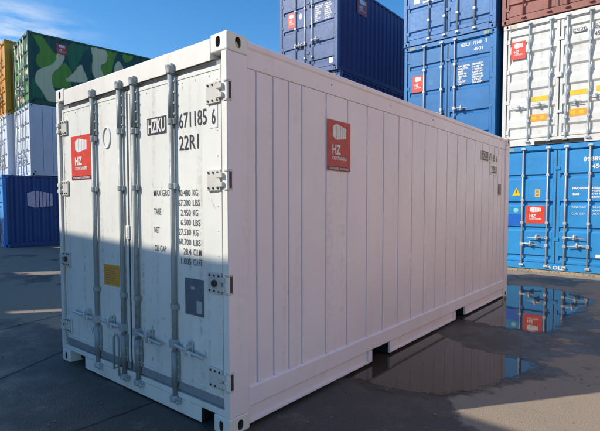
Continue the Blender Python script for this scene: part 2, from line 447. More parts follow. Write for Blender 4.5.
        for k in range(4): tube(bm, [(rx+.034, yd-.017, 2.14+k*.075), (rx+.034, yd-.026, 2.14+k*.075)], .007, 6)
        for k in range(3): tube(bm, [(rx+.034, yd-.017, .28+k*.07), (rx+.034, yd-.025, .28+k*.07)], .007, 6)
        put('housing_bolts', bm, M['galv_light'], rod)
        # cams and keepers top and bottom
        bm = newbm()
        tube(bm, [(rx, ry, 2.418), (rx, ry, 2.470)], .032, 14)
        box(bm, rx-.034, rx+.036, ry-.004, -.001, 2.437, 2.452)
        box(bm, rx-.036, rx-.020, ry-.020, -.002, 2.452, 2.484); box(bm, rx+.010, rx+.030, ry-.016, -.002, 2.448, 2.486)
        box(bm, rx-.010, rx+.012, ry-.032, ry+.01, 2.452, 2.476)
        put('top_cam', bm, M['galv'], rod, .005)
        bm = newbm()
        tube(bm, [(rx, ry, .098), (rx, ry, .135)], .030, 14)
        box(bm, rx-.052, rx-.032, ry-.012, .003, .075, .125); box(bm, rx+.036, rx+.056, ry-.018, .003, .080, .128)
        box(bm, rx-.034, rx+.050, ry-.010, ry+.014, .080, .098)
        tube(bm, [(rx+.052, ry-.022, .118), (rx+.085, ry-.03, .108)], .010, 8)
        put('bottom_cam', bm, M['galv_light'], rod, .004)
        # handle
        sgn, ln = ((-1, .43), (-1, .34), (1, .35), (1, .345))[i]
        hz = .515; tilt = -.035 if sgn > 0 else .012
        bm = newbm()
        P = lambda f, y=0, dz=0: (rx+sgn*ln*f, ry-.006+y, hz+tilt*f+dz)
        tube(bm, [P(0), P(.15, -.012), P(.55, -.018), P(1, -.012)], [.015, .013, .012, .010], 10)
        box(bm, rx-.028, rx+.028, ry-.030, ry+.026, hz-.030, hz+.030)
        hd = put('lock_handle', bm, M['galv_light'], rod, .003)
        bm = newbm()
        cx = rx+sgn*(.18 if i else .16); cz = hz+tilt*.5
        box(bm, cx-.016, cx+.016, yd-.020, yd-.0045, cz-.045, cz+.06)
        box(bm, cx-.012, cx+.012, ry-.036, yd-.018, cz+.020, cz+.040)
        tube(bm, [(cx, ry-.034, cz-.03), (cx, ry-.040, cz+.045), (cx, ry-.018, cz+.070)], [.012, .014, .010], 8)
        tube(bm, [(cx+.02, ry-.03, cz+.01), (cx+.045, ry-.028, cz-.028)], .009, 8)
        put('handle_catch', bm, M['galv_light'], hd, .003)
    # looped guard bar by the left inner rod
    bm = newbm()
    pts = []
    for k in range(13):
        a = math.pi*k/12; pts.append((-1.33+.04*math.cos(a), -.045, .40+.05*math.sin(a)))
    tube(bm, [(-1.29, -.045, .12)]+pts+[(-1.37, -.045, .16)], .008, 8)
    tube(bm, [(-1.37, -.045, .165), (-1.37, .020, .165)], .008, 8)
    put('guard_loop', bm, M['galv'], t)
    # graphics on doors
    F = front(yd); F = (F[0]+Vector((.021, 0, 0)), *F[1:])
    logo(t, F, -2.19, -1.82, 1.735, 2.13, .004)
    t_ = newbm(); slab(t_, F, rect(-.935, -.690, 2.025, 2.150), .0015, .003)
    own = put('owner_code_box', t_, M['black'], t)
    bm = newbm(); lettering(bm, F, 'HZKU', -.925, 2.037, .225, .101, .0045, .02); put_flat('owner_code', bm, M['white_ink'], own)
    bm = newbm()
    lettering(bm, F, '671185', -.538, 2.035, .300, .105, .003, .006)
    lettering(bm, F, '6', -.185, 2.025, .040, .105, .0045, .022)
    put_flat('serial_number', bm, M['black'], t)
    bm = newbm(); slab(bm, F, rect(-.203, -.128, 2.005, 2.150), .001, .0035); put('check_digit_patch', bm, M['white_ink'], t)
    bm = newbm(); lettering(bm, F, '22R1', -.540, 1.885, .215, .100, .003, .006); put_flat('size_code', bm, M['black'], t)
    rows = [('MAX GROSS', '30.480', 'KG'), ('', '67.200', 'LBS'), ('TARE', '2.950', 'KG'), ('', '6.500', 'LBS'), ('NET', '27.530', 'KG'), ('', '60.700', 'LBS'), ('CU CAP', '28.4', 'CU.M'), ('', '1.005', 'CU.FT')]
    for k, (a, b, c) in enumerate(rows):
        bm = newbm(); z = 1.568-k*.068; h = .044
        if a: lettering(bm, F, a, -.865, z+.004, {'MAX GROSS': .245, 'TARE': .09, 'NET': .07, 'CU CAP': .15}[a], h, .003, .004)
        wd = .027*len(b.replace('.', ''))+.004
        lettering(bm, F, b, -.422-wd, z, wd, h, .003, .004)
        lettering(bm, F, c, -.396, z, {'KG': .055, 'LBS': .078, 'CU.M': .085, 'CU.FT': .095}[c], h, .003, .004)
        put_flat('weight_line', bm, M['grey_ink'], t)
    bm = newbm(); slab(bm, F, rect(-1.635, -1.385, .830, 1.005), .002, .003); st = put('yellow_notice', bm, M['amber'], t)
    bm = newbm()
    for k in range(7): slab(bm, F, rect(-1.615, -1.42-.015*(k%3), .85+k*.02, .857+k*.02), .003, .0035)
    put('notice_lines', bm, M['brown_ink'], st)
    bm = newbm(); slab(bm, F, rect(-.49, -.285, .745, 1.0), .002, .006); pl = put('data_plate', bm, M['plate'], t, .001)
    bm = newbm(); slab(bm, F, rect(-.36, -.305, .765, .85), .006, .0075); slab(bm, F, rect(-.42, -.38, .925, .945), .006, .0075); put('plate_label', bm, M['galv_light'], pl)
    bm = newbm()   # hand-drawn chalk zero and scribbles
    ring = [(-1.52+.06*math.cos(a), -.0, 2.065+.085*math.sin(a)) for a in [k*math.pi/10 for k in range(21)]]
    tube(bm, [(x, yd-.004, z) for x, y, z in ring], .007, 6, False)
    put('painted_zero', bm, M['white_ink'], t)
    bm = newbm()
    for pts in ([(-1.93, .43), (-1.95, .38), (-1.90, .36)], [(-1.88, .44), (-1.84, .36), (-1.82, .43), (-1.79, .37)], [(-1.45, .45), (-1.46, .39), (-1.40, .38)]):
        tube(bm, [(x, yd-.003, z) for x, z in pts], .003, 5)
    put('chalk_scribble', bm, M['white_ink'], t)
    # graphics on side
    F = sidef(-.012)
    logo(t, F, 1.055, 1.385, 1.79, 2.20, .004, 'red_dull')
    F2 = sidef(-.012)
    bm = newbm(); slab(bm, F2, rect(4.72, 5.50, 2.15, 2.29), .000, .0015); slab(bm, F2, rect(5.13, 5.50, 1.97, 2.15), .000, .0015); put('serial_backing', bm, M['frame_white'], t)
    bm = newbm(); slab(bm, F2, rect(4.75, 5.02, 2.155, 2.285), .0015, .003); ow = put('owner_code_box', bm, M['grey_ink'], t)
    bm = newbm(); lettering(bm, F2, 'HZKU', 4.765, 2.17, .24, .10, .0045, .015); put_flat('owner_code', bm, M['white_ink'], ow)
    bm = newbm(); lettering(bm, F2, '671 185', 5.06, 2.165, .27, .11, .003, .01); lettering(bm, F2, '6', 5.40, 2.165, .06, .11, .003, .02); put_flat('serial_number', bm, M['grey_ink'], t)
    bm = newbm(); lettering(bm, F2, '22R1', 5.17, 1.99, .25, .11, .003, .018); put_flat('size_code', bm, M['black'], t)
    bm = newbm(); slab(bm, F2, rect(5.54, 5.66, 1.67, 1.84), .0, .003); put('brown_sticker', bm, M['brown_ink'], t)
    return t
build_main()

# ------------------------------------------------------------ stacked containers
def corr(bm, Wd, L, z0, z1, x_out, sgn, period=.278, depth=.036, y0=.11, y1=None, nz=1, style='dry'):
    y1 = y1 or L-.11; prof = []; y = y0
    if style == 'dry':
        while y < y1-.01:
            for dy, d in ((0, 0), (.072, 0), (.14, 1), (.21, 1)):
                if y+dy < y1: prof.append((y+dy, d*depth))
            y += period
    else:
        while y < y1-.02:
            for dy, d in ((0, 0), (.30, 0), (.306, 1), (.316, 1), (.322, 0)):
                if y+dy < y1: prof.append((y+dy, d*depth))
            y += .325
    prof.append((y1, 0))
    if nz > 1:
        fine = []
        for (a, da), (b, db) in zip(prof, prof[1:]):
            k = max(1, round((b-a)/.024))
            fine += [(a+(b-a)*i/k, da+(db-da)*i/k) for i in range(k)]
        prof = fine+[prof[-1]]
    cols = [[bm.verts.new((x_out-sgn*d, y, z0+(z1-z0)*k/nz)) for k in range(nz+1)] for y, d in prof]
    for A, B in zip(cols, cols[1:]):
        for k in range(nz): bm.faces.new((A[k], B[k], B[k+1], A[k+1]))

def make_container(name, L, H, mat, rodmat, ribs=(.42, .97, 1.58, 2.18), side='dry', rods=(-1.96, -1.42, -1.05, -.585), handles=True, side_mat=None, nz=1, wavy=False, rib_h=.075, detail=True, hzs=(.60, .76, .78, .60), slope=.045):
    t = empty(name, (0, 0, 0)); W = 2.438; sm = side_mat or mat
    castings(t, W, L, H, mat)
    for sx in (0, 1):
        for sy in (0, 1):
            bm = newbm(); x0 = -.085 if sx == 0 else -W; y0 = 0 if sy == 0 else L-.11
            box(bm, x0, x0+.085, y0, y0+.11, CH, H-CH); put('corner_post', bm, mat, t, .006)
    for sgn, xo in ((1, -.012), (-1, -W+.012)):
        bm = newbm(); corr(bm, W, L, .161, H-.061, xo, sgn, nz=nz, style=side); put('side_wall', bm, sm, t)
        for z0, z1, nm in ((H-.075, H-.012, 'top_side_rail'), (.012, .16, 'bottom_side_rail')):
            bm = newbm(); a, b = sorted((xo+sgn*.009, xo-sgn*.06))
            box(bm, a, b, CL_+.001, L-CL_-.001, z0, z1); put(nm, bm, sm if nz == 1 else mat, t, .004)
    bm = newbm(); box(bm, -W+.04, -.04, .1, L-.03, H-.05, H-.03)
    n = int((L-.5)/.55)
    for k in range(n): box(bm, -W+.12, -.12, .3+k*.55, .5+k*.55, H-.031, H-.012)
    put('roof', bm, mat, t)
    bm = newbm(); box(bm, -W+.09, -.09, L-.06, L-.02, .05, H-.05)
    for k in range(7): box(bm, -W+.2+k*.3, -W+.32+k*.3, L-.022, L-.004, .2, H-.2)
    put('end_wall', bm, mat, t)
    bm = newbm(); box(bm, -W+.08, -.08, .06, L-.06, .10, .15); put('floor', bm, M['dark'], t)
    bm = newbm(); box(bm, -W+CW+.002, -CW-.002, .0, .09, H-.115, H-.01); box(bm, -W+.09, -.09, .03, .08, H-.135, H-.116); put('header', bm, mat, t, .004)
    for x0, x1 in ((-W+CW+.003, -W+.30), (-.30, -CW-.003)):
        bm = newbm()
        for k in range(6):
            a = x0+(x1-x0)*k/6; slab(bm, front(0), [(a, H-.10), (a+.011, H-.10), (a+.022, H-.03), (a+.011, H-.03)], .001, .003)
        put('hazard_stripes', bm, M['hazard'], t)
    bm = newbm(); box(bm, -W+CW+.002, -CW-.002, 0, .12, .012, .155); box(bm, -W+.09, -.09, .03, .1, .156, .17); put('door_sill', bm, mat, t, .005)
    zt, zb = H-.135, .175
    for x0, x1 in ((-W+.095, -W/2-.012), (-W/2+.012, -.095)):
        bm = newbm(); box(bm, x0, x1, .062, .085, zb, zt)
        box(bm, x0, x0+.06, .028, .0625, zb, zt); box(bm, x1-.06, x1, .028, .0625, zb, zt)
        edges = [zb]+[z for r in ribs for z in (r-rib_h/2, r+rib_h/2)]+[zt]
        for a, b in zip(edges[::2], edges[1::2]):
            s = min(slope, (b-a)/3)
            prism(bm, [(.0625, a), (.0255, a+.004 if slope < .06 else a+s*.5), (.0255, b-s), (.0625, b)], 'x', x0+.0605, x1-.0605)
        lf = put('door_leaf', bm, mat, t, .003, 1)
        bm = newbm(); box(bm, x0-.010, x0-.001, .035, .075, zb, zt); put('door_gasket', bm, M['rubber'], lf); bm = newbm(); box(bm, x1+.001, x1+.010, .035, .075, zb, zt); put('door_gasket', bm, M['rubber'], lf)
        ox, s = (x0, -1) if x0 < -W/2-.5 else (x1, 1)
        for k in range(4 if detail else 0):
            z = .35+k*(H-.75)/3; bm = newbm()
            box(bm, *sorted((ox-s*.05, ox+s*.02)), .012, .0275, z-.045, z+.045)
            tube(bm, [(ox+s*.03, .012, z-.06), (ox+s*.03, .012, z+.06)], .013, 8); put('hinge', bm, mat, lf)
        if s > 0:
            
            for zr in (H*.24, H-.58): bm = newbm(); box(bm, x0-.05, x0+.06, .006, .027, zr, zr+.07); put('leaf_retainer', bm, mat, lf, .004)
    for i, rx in enumerate(rods):
        bm = newbm(); ry = -.012
        if wavy:
            pts, rs = [], []
            nn = int((H-.14)/.05)
            for k in range(nn+1):
                z = .07+(H-.14)*k/nn; ph = (z-.2) % .43
                pts.append((rx, ry, z)); rs.append(.020+(.011 if ph < .12 else 0))
            tube(bm, pts, rs, 10)
        else: tube(bm, [(rx, ry, .06), (rx, ry, H-.055)], .018, 10)
        rod = put('locking_rod', bm, rodmat, t)
        for z in (H*.2, H*.38, H*.56, H*.76):
            bm = newbm(); box(bm, rx-.032, rx+.032, ry-.022, .029, z-.03, z+.03); put('rod_guide', bm, rodmat, rod, .004)
        for z in (.10, H-.075):
            bm = newbm(); box(bm, rx-.045, rx+.045, ry-.024, -.001, z-.026, z+.026); box(bm, rx-.02, rx+.055, ry-.04, ry-.02, z-.02, z+.012)
            put('cam', bm, rodmat, rod, .006)
        if handles:
            s = (1, -1, 1, -1)[i]; hz = hzs[i]
            bm = newbm(); tube(bm, [(rx, ry-.02, hz), (rx+s*.12, ry-.035, hz+.01), (rx+s*.40, ry-.04, hz-.02)], [.016, .014, .011], 8)
            box(bm, rx-.03, rx+.03, ry-.03, ry+.02, hz-.03, hz+.03)
            hd = put('lock_handle', bm, M['galv_light'], rod)
            bm = newbm(); box(bm, rx+s*.2-.035, rx+s*.2+.035, ry-.03, .029, hz-.045, hz+.05); tube(bm, [(rx+s*.2, ry-.05, hz-.05), (rx+s*.2, ry-.055, hz+.07)], .014, 8)
            put('handle_catch', bm, M['galv_light'], hd)
    return t

def weights(parent, F, x0, z0, mat, dense=True):
    lines = (('MAX GROSS', '32.500 KG'), ('MAX G.W.', '71.650 LBS'), ('TARE', '3.900 KG'), ('TARE W.', '8.600 LBS'), ('NET WT.', '28.600 KG'), ('NET', '63.050 LBS'), ('CU CAP', '2.698 CU'), ('CAP', '76.4 CU.M'))
    for k, (a, b) in enumerate(lines if dense else lines[:4]):
        z = z0-k*.064; bm = newbm()
        if dense or k % 2 == 0: lettering(bm, F, a, x0, z, .034*len(a) if dense else .036*len(a), .050, .004, .07)
        lettering(bm, F, b, x0+.37, z, .028*len(b), .050, .004, .07)
        put_flat('weight_line', bm, mat, parent)
def place(t, x, y, z, label, rot=0, group=None):
    t.location = (x, y, z); t.rotation_euler = (0, 0, rot); tag(t, label, 'shipping container', group); return t

HC = 2.896
FD = front(.0245)          # raised door field
# blues
M['sky_blue'] = paint('sky_blue_paint', (.022, .25, .57), .42, (.12, .16, .2), .35, .12, rust=.12)
M['royal'] = paint('royal_blue_paint', (.018, .165, .42), .42, (.1, .13, .2), .35, .12, rust=.15)
M['slate_blue'] = paint('slate_blue_paint', (.055, .19, .44), .5, (.2, .22, .26), .5, .15, rust=.2)
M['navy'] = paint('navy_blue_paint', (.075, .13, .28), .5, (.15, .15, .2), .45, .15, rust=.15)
M['navy_shaded'] = paint('navy_shaded_side_paint', (.032, .026, .12), .5, (.05, .03, .05), .4, .12, rust=.1)  # shaded copy of the navy, the side's shade is in the colour
M['cobalt_shaded'] = paint('cobalt_shaded_paint', (.004, .065, .23), .45, (.03, .06, .15), .4, .1)  # blue with the side's shade put in, reused on a hidden container
M['bright_blue'] = paint('bright_blue_paint', (.03, .28, .72), .45, (.1, .2, .3), .4, .1)
M['white2'] = paint('chalky_white_paint', (.66, .665, .63), .5, (.28, .24, .18), .6, .07, rust=.15)
M['white3'] = paint('cool_white_paint', (.62, .66, .72), .5, (.3, .28, .25), .3, .06)
M['oxide'] = paint('red_oxide_paint', (.30, .12, .095), .6, (.12, .06, .05), .6, .2, rust=.3)
M['ochre'] = paint('ochre_orange_paint', (.62, .29, .025), .5, (.2, .12, .03), .5, .12, rust=.2)
M['blue_rod'] = paint('blue_grey_rod_steel', (.36, .45, .55), .4, (.15, .17, .2), .5, .2, metal=.3)
M['white_rod'] = paint('grey_rod_steel', (.44, .50, .52), .4, (.2, .2, .2), .5, .15, metal=.3)

# --- right-hand stack
XR = 1.22; YR = 9.75
c = place(make_container('shipping_container', 12.192, HC, M['sky_blue'], M['galv_light'], ribs=(.30, .97, 1.56, 2.19), rods=(-1.93, -1.40, -1.03, -.57)), XR, YR, 0,
          'bright sky blue container on the ground by the puddle, yellow triangle on its door')
logo(c, FD, -1.86, -1.45, 1.085, 1.50, .003, 'red', False)
bm = newbm(); slab(bm, FD, [(-2.17, 1.74), (-1.985, 1.74), (-2.078, 1.93)], .0005, .003); tr = put('warning_triangle', bm, M['yellow'], c)
bm = newbm(); slab(bm, FD, [(-2.083, 1.80), (-2.073, 1.80), (-2.068, 1.87), (-2.088, 1.87)], .003, .004); put('triangle_mark', bm, M['black'], tr)
bm = newbm(); slab(bm, FD, rect(-1.67, -1.56, 1.70, 1.88), .0005, .003); yn = put('yellow_notice', bm, M['hazard'], c)
bm = newbm(); slab(bm, FD, rect(-1.645, -1.585, 1.80, 1.85), .003, .004); slab(bm, FD, rect(-1.645, -1.585, 1.73, 1.77), .003, .004); put('notice_lines', bm, M['brown_ink'], yn)
bm = newbm(); slab(bm, FD, rect(-2.27, -1.965, 1.03, 1.30), .0005, .002); cp = put('blue_patch', bm, M['cobalt'], c)
bm = newbm(); slab(bm, FD, [(-2.08+.055*math.cos(a), 1.39+.055*math.sin(a)) for a in [k*math.pi/8 for k in range(16)]], .0005, .003); put('round_sticker', bm, M['teal'], c)
bm = newbm(); lettering(bm, FD, '898893 1', -.70, 2.47, .50, .10, .004, .03); put_flat('serial_number', bm, M['white_ink'], c)
bm = newbm(); lettering(bm, FD, '45G1', -.53, 2.31, .27, .10, .004, .03); put_flat('size_code', bm, M['white_ink'], c)
weights(c, FD, -.90, 1.86, M['white_ink'], False)
bm = newbm()
for k, (a, b) in enumerate((('PAYLOAD', '28.600 KG'), ('', '63.050 LBS'), ('CUB. CAP.', '76.4 CU.M'))):
    if a: lettering(bm, FD, a, -.90, 1.44-k*.07, .27, .045, .004, .02)
    lettering(bm, FD, b, -.50, 1.44-k*.07, .30, .045, .004, .02)
put_flat('payload_table', bm, M['white_ink'], c)
bm = newbm(); lettering(bm, front(0), '4 OLD', -1.36, .035, .38, .085, .003, .03); put_flat('sill_lettering', bm, M['white_ink'], c)
bm = newbm(); slab(bm, FD, rect(-.42, -.22, .36, .43), .0005, .003); put('small_label', bm, M['white_ink'], c)

c = place(make_container('shipping_container', 12.192, HC, M['white2'], M['white_rod'], ribs=(.34, .78, 1.22, 1.65, 2.08, 2.50), rib_h=.15, slope=.09, rods=(-1.86, -1.41, -1.07, -.63), wavy=True, handles=False), XR, YR, HC,
          'white container on top of the sky blue one, doors with yellow and orange stripes')
logo(c, FD, -2.265, -1.945, 2.06, 2.47, .003, 'red', False)
for x0, x1, z in ((-1.80, -1.44, 1.03), (-1.01, -.67, 1.06), (-.50, -.36, 1.08)):
    bm = newbm(); slab(bm, FD, rect(x0, x1, z-.01, z+.10), .0005, .003); put('yellow_stripe', bm, M['yellow'], c)
for x0, x1, z in ((-1.80, -1.44, .58), (-1.01, -.67, .61)):
    bm = newbm(); slab(bm, FD, rect(x0, x1, z-.02, z+.14), .0005, .003); s_ = put('orange_stripe', bm, M['amber'], c)
    bm = newbm(); slab(bm, FD, rect(x0+.03, x0+.12, z+.02, z+.1), .003, .004); slab(bm, FD, rect(x0+.20, x0+.28, z+.02, z+.1), .003, .004); put('stripe_marks', bm, M['yellow'], s_)
bm = newbm(); slab(bm, FD, rect(-.97, -.72, 2.405, 2.495), .0005, .003); ow = put('owner_code_box', bm, M['grey_ink'], c)
bm = newbm(); lettering(bm, FD, 'HZKU', -.96, 2.415, .23, .07, .0045, .02); put_flat('owner_code', bm, M['white_ink'], ow)
bm = newbm(); lettering(bm, FD, '553 124 7', -.585, 2.42, .42, .10, .004, .01); put_flat('serial_number', bm, M['grey_ink'], c)
bm = newbm(); lettering(bm, FD, '45G1', -.56, 2.26, .22, .09, .004, .01); put_flat('size_code', bm, M['grey_ink'], c)
for x, z, s in ((-2.08, .92, 1), (-1.63, .93, 1), (-.90, .90, -1), (-.50, .98, -1)):
    bm = newbm(); tube(bm, [(x-.13, -.012, z), (x, -.03, z+.01), (x+.14, -.012, z-.005)], .010, 8); box(bm, x-.02, x+.02, -.03, .028, z-.04, z+.05)
    put('lock_handle', bm, M['white_rod'], c)
bm = newbm(); box(bm, -1.70, -.70, -.012, -.0015, .02, .10); put('sill_dark_panel', bm, M['dark'], c)  # near-black panel on the sill face
bm = newbm(); box(bm, -1.27, -1.17, -.02, .026, 1.50, 1.60); put('centre_latch', bm, M['white2'], c)

c = place(make_container('shipping_container', 12.192, HC, M['oxide'], M['oxide'], ribs=(.42, .97, 1.58, 2.18)), XR-.04, YR-.03, 2*HC,
          'brownish red container topping the right stack, above the white one with orange stripes')
# --- middle stack of blues
XM, YM = -1.36, 9.67
cm1 = make_container('shipping_container', 12.192, HC, M['royal'], M['galv_light'], ribs=(.42, .97, 1.62, 2.32), rods=(-1.86, -1.38, -1.03), hzs=(1.02, 1.02, 1.07, 1.0))
place(cm1, XM, YM, HC, 'royal blue container with white number HZKU 171148, below the slate blue one')
logo(cm1, FD, -2.20, -1.89, 1.66, 2.10, .003, 'red', False)
bm = newbm(); lettering(bm, FD, 'HZKU 171148', -.88, 2.60, .52, .085, .004, .03); put_flat('serial_number', bm, M['white_ink'], cm1)
bm = newbm(); lettering(bm, FD, '2', -.27, 2.61, .05, .085, .004, .03); put_flat('serial_number', bm, M['white_ink'], cm1)
bm = newbm(); lettering(bm, FD, '45G1', -.55, 2.45, .22, .08, .004, .03); put_flat('size_code', bm, M['white_ink'], cm1)
weights(cm1, FD, -.95, 2.10, M['white_ink'])
bm = newbm(); slab(bm, FD, rect(-1.72, -1.60, 1.78, 1.93), .0005, .002); put('faded_sticker', bm, M['slate_blue'], cm1)
cm2 = make_container('shipping_container', 12.192, HC, M['slate_blue'], M['galv_light'], ribs=(.35, .97, 1.62, 2.32), rods=(-1.72, -1.29, -.95, -.52), hzs=(1.30, 1.26, 1.30, 1.24))
place(cm2, XM-.02, YM-.02, 2*HC, 'slate blue container on top of the royal blue container numbered 171148')
bm = newbm(); slab(bm, FD, rect(-2.15, -1.98, .98+.12, 1.2+.1), .0005, .003); slab(bm, FD, rect(-1.9, -1.5, 1.07, 1.12), .0005, .003); put('white_notice', bm, M['white_ink'], cm2)
cm0 = make_container('shipping_container', 12.192, HC, M['cobalt_shaded'], M['galv_light'])
place(cm0, XM, YM+.05, 0, 'dark cobalt container at the foot of the middle stack behind the refrigerated one')
# --- far stack: navy
XF, YF = -6.32, 10.05
c = make_container('shipping_container', 12.192, HC, M['navy'], M['galv_light'], ribs=(.42, .97, 1.60, 2.24), rods=(-1.73, -1.33, -1.02), hzs=(1.02, 1.06, 1.1, 1.3), side_mat=M['navy_shaded'])
place(c, XF, YF, 2*HC, 'dark navy container seen cornerwise above the white roof, red logo on its left door')
logo(c, FD, -2.08, -1.78, 1.72, 2.20, .003, 'red', False)
bm = newbm(); slab(bm, FD, [(-1.53+.055*math.cos(a), 2.0+.10*math.sin(a)) for a in [k*math.pi/8 for k in range(16)]], .0005, .003); put('round_sticker', bm, M['white_ink'], c)
weights(c, FD, -.90, 2.12, M['white_ink'])
logo(c, sidef(-.012), 1.15, 1.75, 2.1, 2.65, .003, 'red_dull', False)
bm = newbm(); slab(bm, FD, rect(-.35, -.20, .25, .42), .0005, .003); put('white_notice', bm, M['white_ink'], c)
c2 = copy_tree(c); place(c2, XF+.02, YF+.1, HC, 'dark navy container just under the cornered navy one, mostly hidden by the white roof')
c3 = copy_tree(c); place(c3, XF, YF, 0, 'dark navy container standing on the ground, lowest of the far navy stack')

# --- left stack, turned eight degrees
ROT = -math.radians(8)
XL, YL = -16.2, 4.8
def left(dx, dy):
    ca, sa = math.cos(ROT), math.sin(ROT); return XL+dx*ca-dy*sa, YL+dx*sa+dy*ca
def camo_base(g):
    a = g.n('ShaderNodeAttribute', attribute_name='camo'); return a.outputs['Color']
M['camo'] = paint('camouflage_side_paint', (1, 1, 1), .55, (.05, .06, .04), .3, .1, base=camo_base)
def camo_front(g):
    n1 = g.noise(2.6, 1, .3, g.mapping((1, 1, .8), (3, 1, 0)), .6); n2 = g.noise(2.2, 1, .3, g.mapping((1, 1, 1), (9, 4, 2)), .6)
    c = g.mix(g.ramp(n1, .47, .49), (.005, .045, .035), (.09, .26, .03))
    return g.mix(g.ramp(n2, .54, .56), c, (.62, .55, .34))
M['camo_door'] = paint('camouflage_door_paint', (1, 1, 1), .55, (.1, .1, .06), .3, .1, base=camo_front)
M['camo_green'] = paint('dark_green_paint', (.012, .085, .05), .5, (.05, .06, .04), .3, .12)
DARK, DARK2, MID, BEI = (.007, .07, .06), (.015, .15, .065), (.11, .29, .03), (.56, .58, .36)
def smooth(poly, n=2):
    for _ in range(n):
        q = []
        for i in range(len(poly)):
            a, b = poly[i], poly[(i+1) % len(poly)]
            q += [(a[0]*.75+b[0]*.25, a[1]*.75+b[1]*.25), (a[0]*.25+b[0]*.75, a[1]*.25+b[1]*.75)]
        poly = q
    return poly
POL = [(DARK2, [(.0,.3),(.35,.2),(.75,.5),(.6,1.0),(.15,.95),(.0,.8)]), (DARK2, [(1.5,1.2),(1.9,2.3),(2.2,2.5),(1.5,2.55),(1.25,2.2)]), (DARK2, [(2.6,.2),(3.4,.3),(3.1,1.3),(2.6,1.2)]),
    (MID, [(.09,2.6),(.45,2.6),(.72,2.13),(.95,1.96),(.92,1.6),(.75,1.4),(.5,1.3),(.3,1.4),(.25,1.72),(.44,1.94),(.32,2.22)]),
    (MID, [(1.14,1.77),(1.5,1.45),(1.4,1.1),(1.46,.76),(.94,.68),(.68,.83),(.62,1.21),(.84,1.43)]),
    (MID, [(2.7,2.7),(3.25,2.7),(3.06,2.17),(2.95,1.65),(2.7,1.35),(2.5,1.3),(2.5,1.82),(2.74,2.01)]),
    (MID, [(3.4,2.7),(4.0,2.7),(3.65,2.19),(3.42,2.2)]), (MID, [(4.3,2.3),(4.9,2.6),(5.3,2.2),(4.8,1.6),(4.4,1.7)]),
    (BEI, [(.95,2.05),(1.22,2.08),(1.2,1.72),(.92,1.38),(.78,1.2),(.76,.85),(.92,.5),(1.02,.15),(.62,.12),(.42,.55),(.17,.86),(.28,1.22),(.52,1.4),(.78,1.53),(.93,1.72)]),
    (BEI, [(1.78,1.82),(1.9,1.55),(2.08,1.12),(1.65,1.05),(1.12,1.0),(1.48,1.3)]),
    (BEI, [(2.12,2.7),(2.68,2.7),(2.82,2.37),(2.76,2.0),(2.48,1.86),(2.66,1.45),(2.56,1.2),(2.28,1.3),(2.18,1.7),(2.26,2.1)]),
    (BEI, [(3.12,2.1),(3.3,2.2),(3.48,1.85),(3.2,1.55),(3.02,1.75)]), (BEI, [(5.3,1.2),(5.9,2.2),(6.4,2.3),(6.1,1.4),(5.7,.8)]), (BEI, [(8.0,.4),(8.3,1.6),(9.0,1.5),(8.8,.5)])]
POL = [(c_, smooth(p)) for c_, p in POL]
def inside(p, poly):
    x, y = p; r = False
    for i in range(len(poly)):
        (x1, y1), (x2, y2) = poly[i-1], poly[i]
        if (y1 > y) != (y2 > y) and x < (x2-x1)*(y-y1)/(y2-y1)+x1: r = not r
    return r
H2 = 2.591
c = make_container('shipping_container', 12.192, H2, M['camo_green'], M['galv_light'], ribs=(.42, .9, 1.4, 1.9), side_mat=M['camo'], nz=96)
for o in c.children:
    if o.name.startswith('side_wall'):
        at = o.data.color_attributes.new('camo', 'FLOAT_COLOR', 'POINT')
        for i, v in enumerate(o.data.vertices):
            col = DARK
            for cc, poly in POL:
                if inside((v.co.y, v.co.z), poly): col = cc
            at.data[i].color = (*col, 1)
    if o.name.startswith('door_leaf'): o.data.materials[0] = M['camo_door']
x, y = left(0, 0); place(c, x, y, 2*H2, 'green and beige camouflage container on top of the left stack', ROT)
logo(c, sidef(-.012), .95, 1.30, 1.98, 2.36, .003, 'red_dull', False)
c = make_container('shipping_container', 12.192, H2, M['white3'], M['galv_light'], ribs=(.42, .9, 1.4, 1.9), side='reefer', side_mat=M['white3'])
x, y = left(.04, -.02); place(c, x, y, H2, 'white container directly under the camouflage one in the left stack', ROT)
bm = newbm(); lettering(bm, sidef(-.012), 'HZ', 2.2, 2.2, .2, .13, .003, .02); put_flat('side_mark', bm, M['grey_ink'], c)
c = make_container('shipping_container', 12.192, H2, M['bright_blue'], M['galv_light'], side_mat=M['cobalt_shaded'])
x, y = left(0, -.9); place(c, x, y, 0, 'cobalt blue ribbed container at far left, pale box emblem on its side', ROT)
Fs = sidef(-.010)   # pale box emblem on its long side
bm = newbm()
u0, v0, uw, vh = .75, 1.42, .85, .62
slab(bm, Fs, [(u0,v0+.12*vh), (u0+.30*uw,v0), (u0+.30*uw,v0+vh), (u0,v0+.84*vh)], .0, .003)
for i in range(5):
    a, b = .34+i*.132, .34+i*.132+.10
    slab(bm, Fs, [(u0+a*uw,v0+.15*(a-.3)*vh), (u0+b*uw,v0+.15*(b-.3)*vh), (u0+b*uw,v0+vh*(1-.25*(b-.3))), (u0+a*uw,v0+vh*(1-.25*(a-.3)))], .0, .003)
put('box_emblem', bm, M['lilac'], c)
# --- the stack left of it
xo, yo = left(-2.62, -.25)
c = make_container('shipping_container', 12.192, HC, M['ochre'], M['ochre'], ribs=(.42, .9, 1.4, 1.9)); place(c, xo, yo, 2*H2, 'ochre orange container at the left edge, beside the camouflage one', ROT)
c = make_container('shipping_container', 12.192, H2, M['white3'], M['galv_light']); place(c, xo, yo, H2, 'pale container at the left edge, under the ochre orange one', ROT)
c4 = make_container('shipping_container', 12.192, H2, M['bright_blue'], M['galv_light']); place(c4, xo, yo-.3, 0, 'blue container at the foot of the leftmost stack, under the pale one', ROT)

